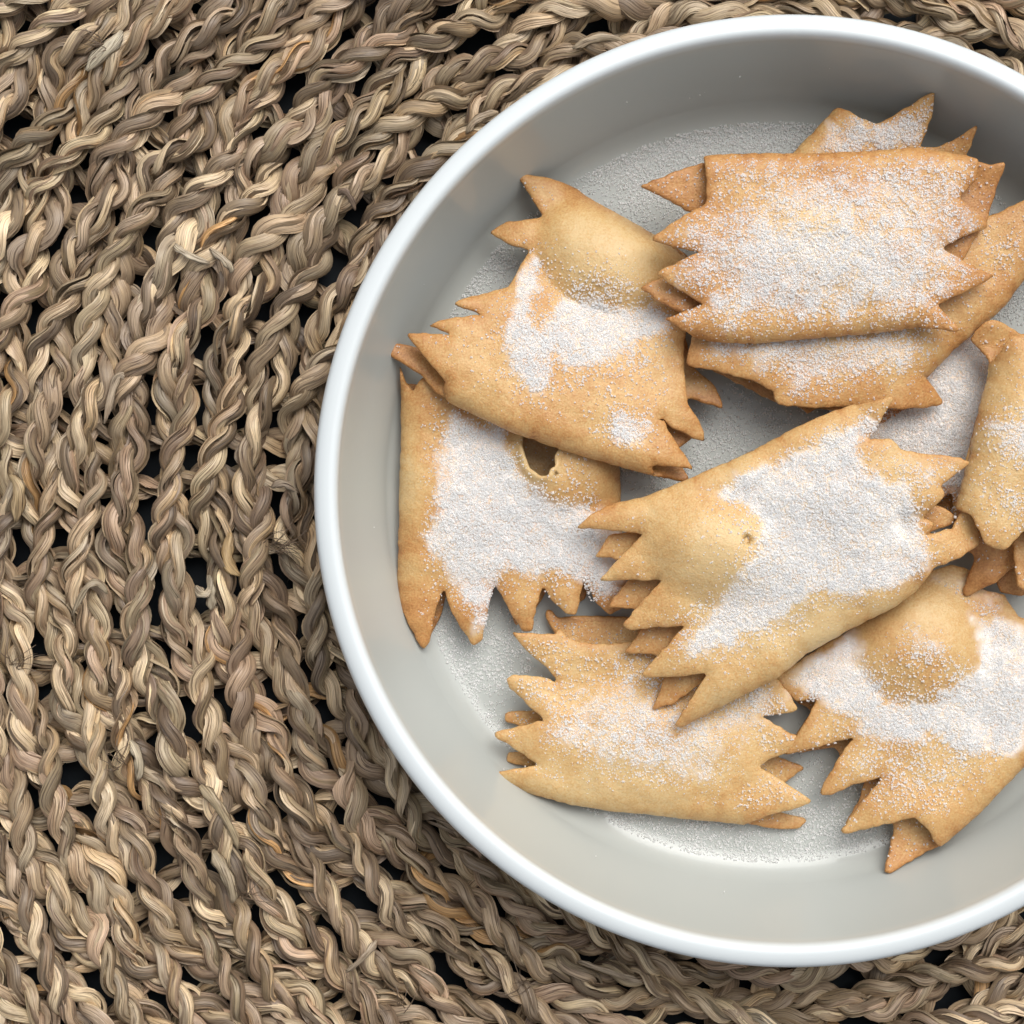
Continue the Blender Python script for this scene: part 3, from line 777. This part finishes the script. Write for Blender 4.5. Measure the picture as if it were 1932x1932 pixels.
# 9 left lower with torn bubble
pastry('pastry with a torn open bubble and a white heap of sugar, leftmost in the bowl',
    top=C(6, (232, -30), (262, 40), (300, 108), (345, 40), (500, -20), (800, 60), (1100, 150), (1330, 300), (1368, 520), (1370, 760), (1390, 1000), (1420, 1180), (1320, 1255), (1250, 1200), (1185, 1072), (1160, 1170), (1142, 1255), (1095, 1250), (1010, 1170), (975, 1108), (940, 1200), (912, 1340), (870, 1345), (800, 1240), (770, 1180), (722, 1098), (690, 1200), (655, 1385), (612, 1420), (500, 1240), (460, 1118), (415, 1230), (385, 1400), (350, 1435), (290, 1330), (232, 1215), (220, 1100), (225, 900), (232, 600), (242, 300), (240, 100)),
    bottom=C(6, (250, 60), (345, 60), (800, 80), (1320, 320), (1360, 760), (1400, 1150), (1330, 1200), (1230, 1110), (1170, 1200), (1100, 1180), (1020, 1080), (960, 1200), (830, 1320), (760, 1100), (720, 1120), (640, 1300), (520, 1120), (470, 1150), (440, 1260), (370, 1400), (300, 1300), (245, 1180), (232, 800), (250, 300)),
    plane=[(760, 720, 42), (780, 1200, 30), (1170, 1000, 44)], folds=[C(6, (240, 100), (242, 300), (232, 600), (225, 900), (220, 1100), (232, 1215)), C(6, (1330, 300), (1368, 520), (1370, 760), (1390, 1000))],
    g0=22, g1=18, domes=[(1085, 860, 105, 95, 0, 30, .8), (920, 970, 190, 140, 0, 12, 1)], tips=[(800, 1220, 55, -16, 1), (892, 1215, 45, -12, 1), (985, 1190, 40, -8, 1), (755, 700, 40, 12, 1), (1040, 905, 40, 10, 1), (975, 840, 30, 8, 1)],
    holes=[C(6, (880, 280), (862, 380), (880, 440), (900, 500), (925, 515), (955, 540), (995, 538), (1006, 500), (1032, 492), (1026, 440), (1040, 415), (1058, 395), (1050, 310), (960, 270))],
    regions=[(C(6, (500, 250), (790, 290), (820, 480), (920, 590), (1100, 665), (1390, 700), (1440, 1150), (1250, 1180), (1180, 1075), (950, 1050), (740, 1010), (700, 1190), (620, 1320), (550, 1230), (480, 1080), (350, 850), (420, 640), (440, 430)), 1.1, 12), (C(6, (300, 500), (500, 300), (600, 1000), (400, 1000)), .3, 20), (C(6, (1060, 520), (1300, 560), (1360, 680), (1150, 650)), .4, 12)],
    base=.07, brown=.39, pale=[(770, 860, 25, 120, .25), (1010, 870, 55, 50, .25)], seed_=9, fold_w=30)

# 10 lower left
pastry('pastry with ragged teeth at both ends, lowest in the bowl beside the near wall',
    top=C(7, (193, 287), (230, 335), (290, 400), (380, 470), (430, 548), (350, 515), (200, 508), (163, 530), (200, 590), (290, 670), (362, 738), (250, 770), (103, 805), (110, 832), (170, 860), (280, 940), (335, 975), (240, 992), (102, 1015), (110, 1042), (200, 1092), (300, 1130), (500, 1185), (700, 1215), (900, 1235), (1100, 1260), (1400, 1288), (1500, 1240), (1590, 1212), (1660, 1200), (1742, 1168), (1720, 1138), (1600, 1060), (1470, 985), (1520, 940), (1640, 900), (1735, 882), (1690, 830), (1600, 790), (1480, 722), (1560, 712), (1640, 700), (1668, 685), (1640, 630), (1560, 530), (1400, 440), (1100, 310), (870, 335), (700, 352), (560, 342), (475, 312), (437, 258), (425, 302), (300, 292)),
    bottom=C(7, (375, 178), (365, 215), (400, 270), (500, 420), (330, 700), (160, 712), (163, 762), (300, 810), (330, 925), (172, 918), (163, 965), (230, 992), (330, 1010), (420, 1120), (900, 1232), (1400, 1286), (1560, 1322), (1700, 1324), (1737, 1270), (1600, 1232), (1520, 1100), (1620, 1085), (1722, 1000), (1690, 980), (1580, 945), (1500, 800), (1300, 500), (880, 290), (800, 212), (480, 210), (430, 222), (410, 180)),
    plane=[(970, 1190, 46), (940, 1460, 34), (1500, 1400, 40)], folds=[C(7, (110, 1042), (200, 1092), (300, 1130), (500, 1185), (700, 1215), (900, 1235), (1100, 1260), (1400, 1288))],
    g0=20, g1=16, domes=[(1210, 1400, 240, 110, 8, 26, 1.2)], tips=[(966, 1190, 50, 14, 0), (954, 1280, 45, 8, 1), (935, 1383, 45, -4, 1), (1500, 1335, 55, 4, 1), (1525, 1408, 50, 6, 1), (1526, 1512, 55, 6, 1)],
    regions=[(C(7, (480, 640), (700, 560), (760, 480), (900, 500), (950, 580), (1100, 750), (1300, 650), (1500, 540), (1640, 640), (1470, 760), (1300, 900), (1180, 1100), (1080, 1080), (950, 1000), (700, 970), (500, 870), (250, 860), (250, 790), (450, 700)), .68, 18), (C(7, (250, 560), (350, 640), (450, 760), (300, 860), (200, 820)), .4, 14)],
    base=.2, brown=.2, pale=[(1150, 1480, 200, 50, .12)], seed_=10)

# 11 lower right with bubble
pastry('pastry with a round bare bubble ringed by sugar, at the lower right',
    top=C(8, (640, 868), (680, 930), (740, 1000), (852, 985), (800, 1080), (750, 1165), (682, 1278), (800, 1248), (1035, 1178), (960, 1290), (860, 1475), (900, 1487), (1000, 1440), (1185, 1380), (1100, 1490), (970, 1672), (1010, 1684), (1150, 1640), (1270, 1605), (1345, 1588), (1400, 1640), (1482, 1752), (1560, 1690), (1700, 1560), (1800, 1450), (1932, 1320), (2150, 1080), (2260, 880), (2100, 640), (1980, 600)) + C(2, (1190, 1700), (1130, 1620), (1060, 1500), (850, 1450)) + C(8, (1700, 340), (1550, 290), (1420, 330), (1250, 500), (1000, 640)),
    bottom=C(8, (700, 940), (760, 1010), (840, 1060), (760, 1180), (690, 1286), (960, 1250), (990, 1290), (900, 1460), (1120, 1400), (1090, 1500), (1000, 1650), (1250, 1620), (1262, 1660), (1240, 1750), (1198, 1885), (1230, 1898), (1400, 1805), (1490, 1745), (1560, 1685), (1800, 1445), (2140, 1080), (2240, 880), (1950, 620), (1700, 380), (1250, 520)),
    plane=[(1480, 1400, 48), (1700, 1600, 66), (1850, 1150, 52)], folds=[C(8, (1482, 1752), (1560, 1690), (1700, 1560), (1800, 1450), (1932, 1320), (2150, 1080), (2260, 880))],
    g0=22, g1=18, domes=[(1722, 1210, 125, 114, 15, 42, 1.1), (1760, 1280, 230, 200, 0, 14, 1)], tips=[(1545, 1495, 50, -10, 1), (1585, 1568, 50, -14, 1), (1478, 1422, 40, -10, 1), (1668, 1645, 60, 14, -1)],
    regions=[(C(8, (620, 880), (1040, 640), (1100, 800), (1190, 960), (1400, 1000), (1550, 890), (1650, 740), (1600, 540), (1900, 600), (2100, 800), (1960, 1050), (1850, 1300), (1650, 1250), (1450, 1180), (1150, 1200), (900, 1010)), 1.08, 9), (C(8, (1000, 1150), (1700, 1200), (1600, 1400), (1300, 1600), (1000, 1420)), .42, 18), (C(8, (1270, 610), (1440, 600), (1480, 740), (1340, 770)), .6, 10), (C(2, (350, 1300), (800, 1300), (1150, 1560), (1100, 1700), (700, 1550)), .6, 10)],
    base=.14, brown=.26, pale=[(1722, 1160, 60, 50, .15)], seed_=11, fold_w=34)

# 13 brown teeth below the tube
pastry('brown toothed pastry end poking out between the tube shaped one and the bubble one',
    top=C(2, (845, 960), (770, 780), (690, 750), (640, 810), (600, 940), (700, 1060), (815, 1180), (770, 1320), (712, 1480), (745, 1515), (800, 1505), (900, 1440), (1020, 1380), (1180, 1235), (1260, 1330), (1500, 1300), (1800, 1000), (1700, 500), (1000, 600)),
    bottom=C(2, (900, 1000), (1040, 1330), (1030, 1400), (1060, 1488), (1180, 1505), (1262, 1515), (1500, 1400), (1750, 1000), (1600, 600), (1000, 700)),
    plane=[(1820, 1100, 96), (1932, 1100, 98), (1900, 950, 102)], folds=[], g0=12, g1=10, tips=[(1815, 1118, 40, -12, 1), (1808, 968, 40, 16, 1)], regions=(), base=.03, brown=.55, seed_=13)

# ------------------------------------------------------------------ loose sugar on the bowl floor
FLOOR = [(R_((1080, 330), (1180, 265), (1300, 232), (1500, 208), (1600, 225), (1500, 300), (1340, 300), (1250, 390), (1190, 400), (1120, 350)), .95, 16), (R_((1190, 330), (1330, 300), (1340, 480), (1220, 430)), .3, 20),
         (R_((985, 385), (1015, 410), (960, 460), (985, 500), (900, 560), (860, 600), (825, 615), (845, 540), (890, 465), (930, 420)), .9, 14), (R_((738, 920), (756, 920), (756, 1060), (738, 1050)), .7, 8),
         (R_((800, 1150), (990, 1180), (970, 1300), (920, 1300), (960, 1380), (935, 1450), (875, 1400), (825, 1300)), .6, 22), (R_((1110, 1520), (1450, 1565), (1600, 1480), (1660, 1560), (1690, 1600), (1600, 1628), (1450, 1645), (1300, 1622), (1190, 1580)), .72, 22),
         (R_((1160, 890), (1320, 840), (1340, 770), (1520, 770), (1360, 870), (1240, 915)), .6, 20), (R_((1870, 360), (1960, 320), (1990, 560), (1880, 600)), .6, 20), (R_((1470, 1440), (1560, 1420), (1600, 1500), (1500, 1520)), .25, 20),
         (R_((1000, 560), (1100, 420), (1250, 480), (1250, 700), (900, 700)), .6, 30)]
kf = U * CAM_Z / DC
g = rng.uniform((720, 190), (2020, 1680), (260000, 2))
cell = (1300 * 1490) / 260000
w = density(g, FLOOR, .006, 77)
X, Y = (g[:, 0] - 966) * kf / U, (966 - g[:, 1]) * kf / U
rr = np.hypot(X - BX, Y - BY)
keep = (rng.uniform(size=len(g)) < 1.05 * w ** 1.1 * cell / GRAIN ** 2) & (rr < 742)
g, X, Y, rr, w = g[keep], X[keep], Y[keep], rr[keep], w[keep]
zf = np.where(rr > 716, 70 - np.sqrt(np.maximum(69.5 ** 2 - (rr - 716) ** 2, 0)), 0) + GRAIN * (.35 + rng.uniform(0, .7, len(g)) * w)
pos = np.stack([X - BX, Y - BY, zf], -1)
# a few crystals stuck to the far wall
for (a, t) in ((96, .45), (103, .2), (101.5, .22), (100.8, .25), (112, .5), (84, .6), (150, .4), (185, .3), (243, .3), (262, .2)):
    r0_, z0_ = 783 + (850 - 783) * t, 50 + 190 * t
    pos = np.concatenate([pos, [[(r0_ - 2) * math.cos(math.radians(a)), (r0_ - 2) * math.sin(math.radians(a)), z0_]]])
sg = grains('spilled_sugar', pos, None, GRAIN, None, U)
sg.location = (BX * U, BY * U, 0)
tag(sg, 'loose sugar crystals scattered on the grey bowl floor', 'sugar', kind='stuff')
TOTAL['sugar'] += len(pos)
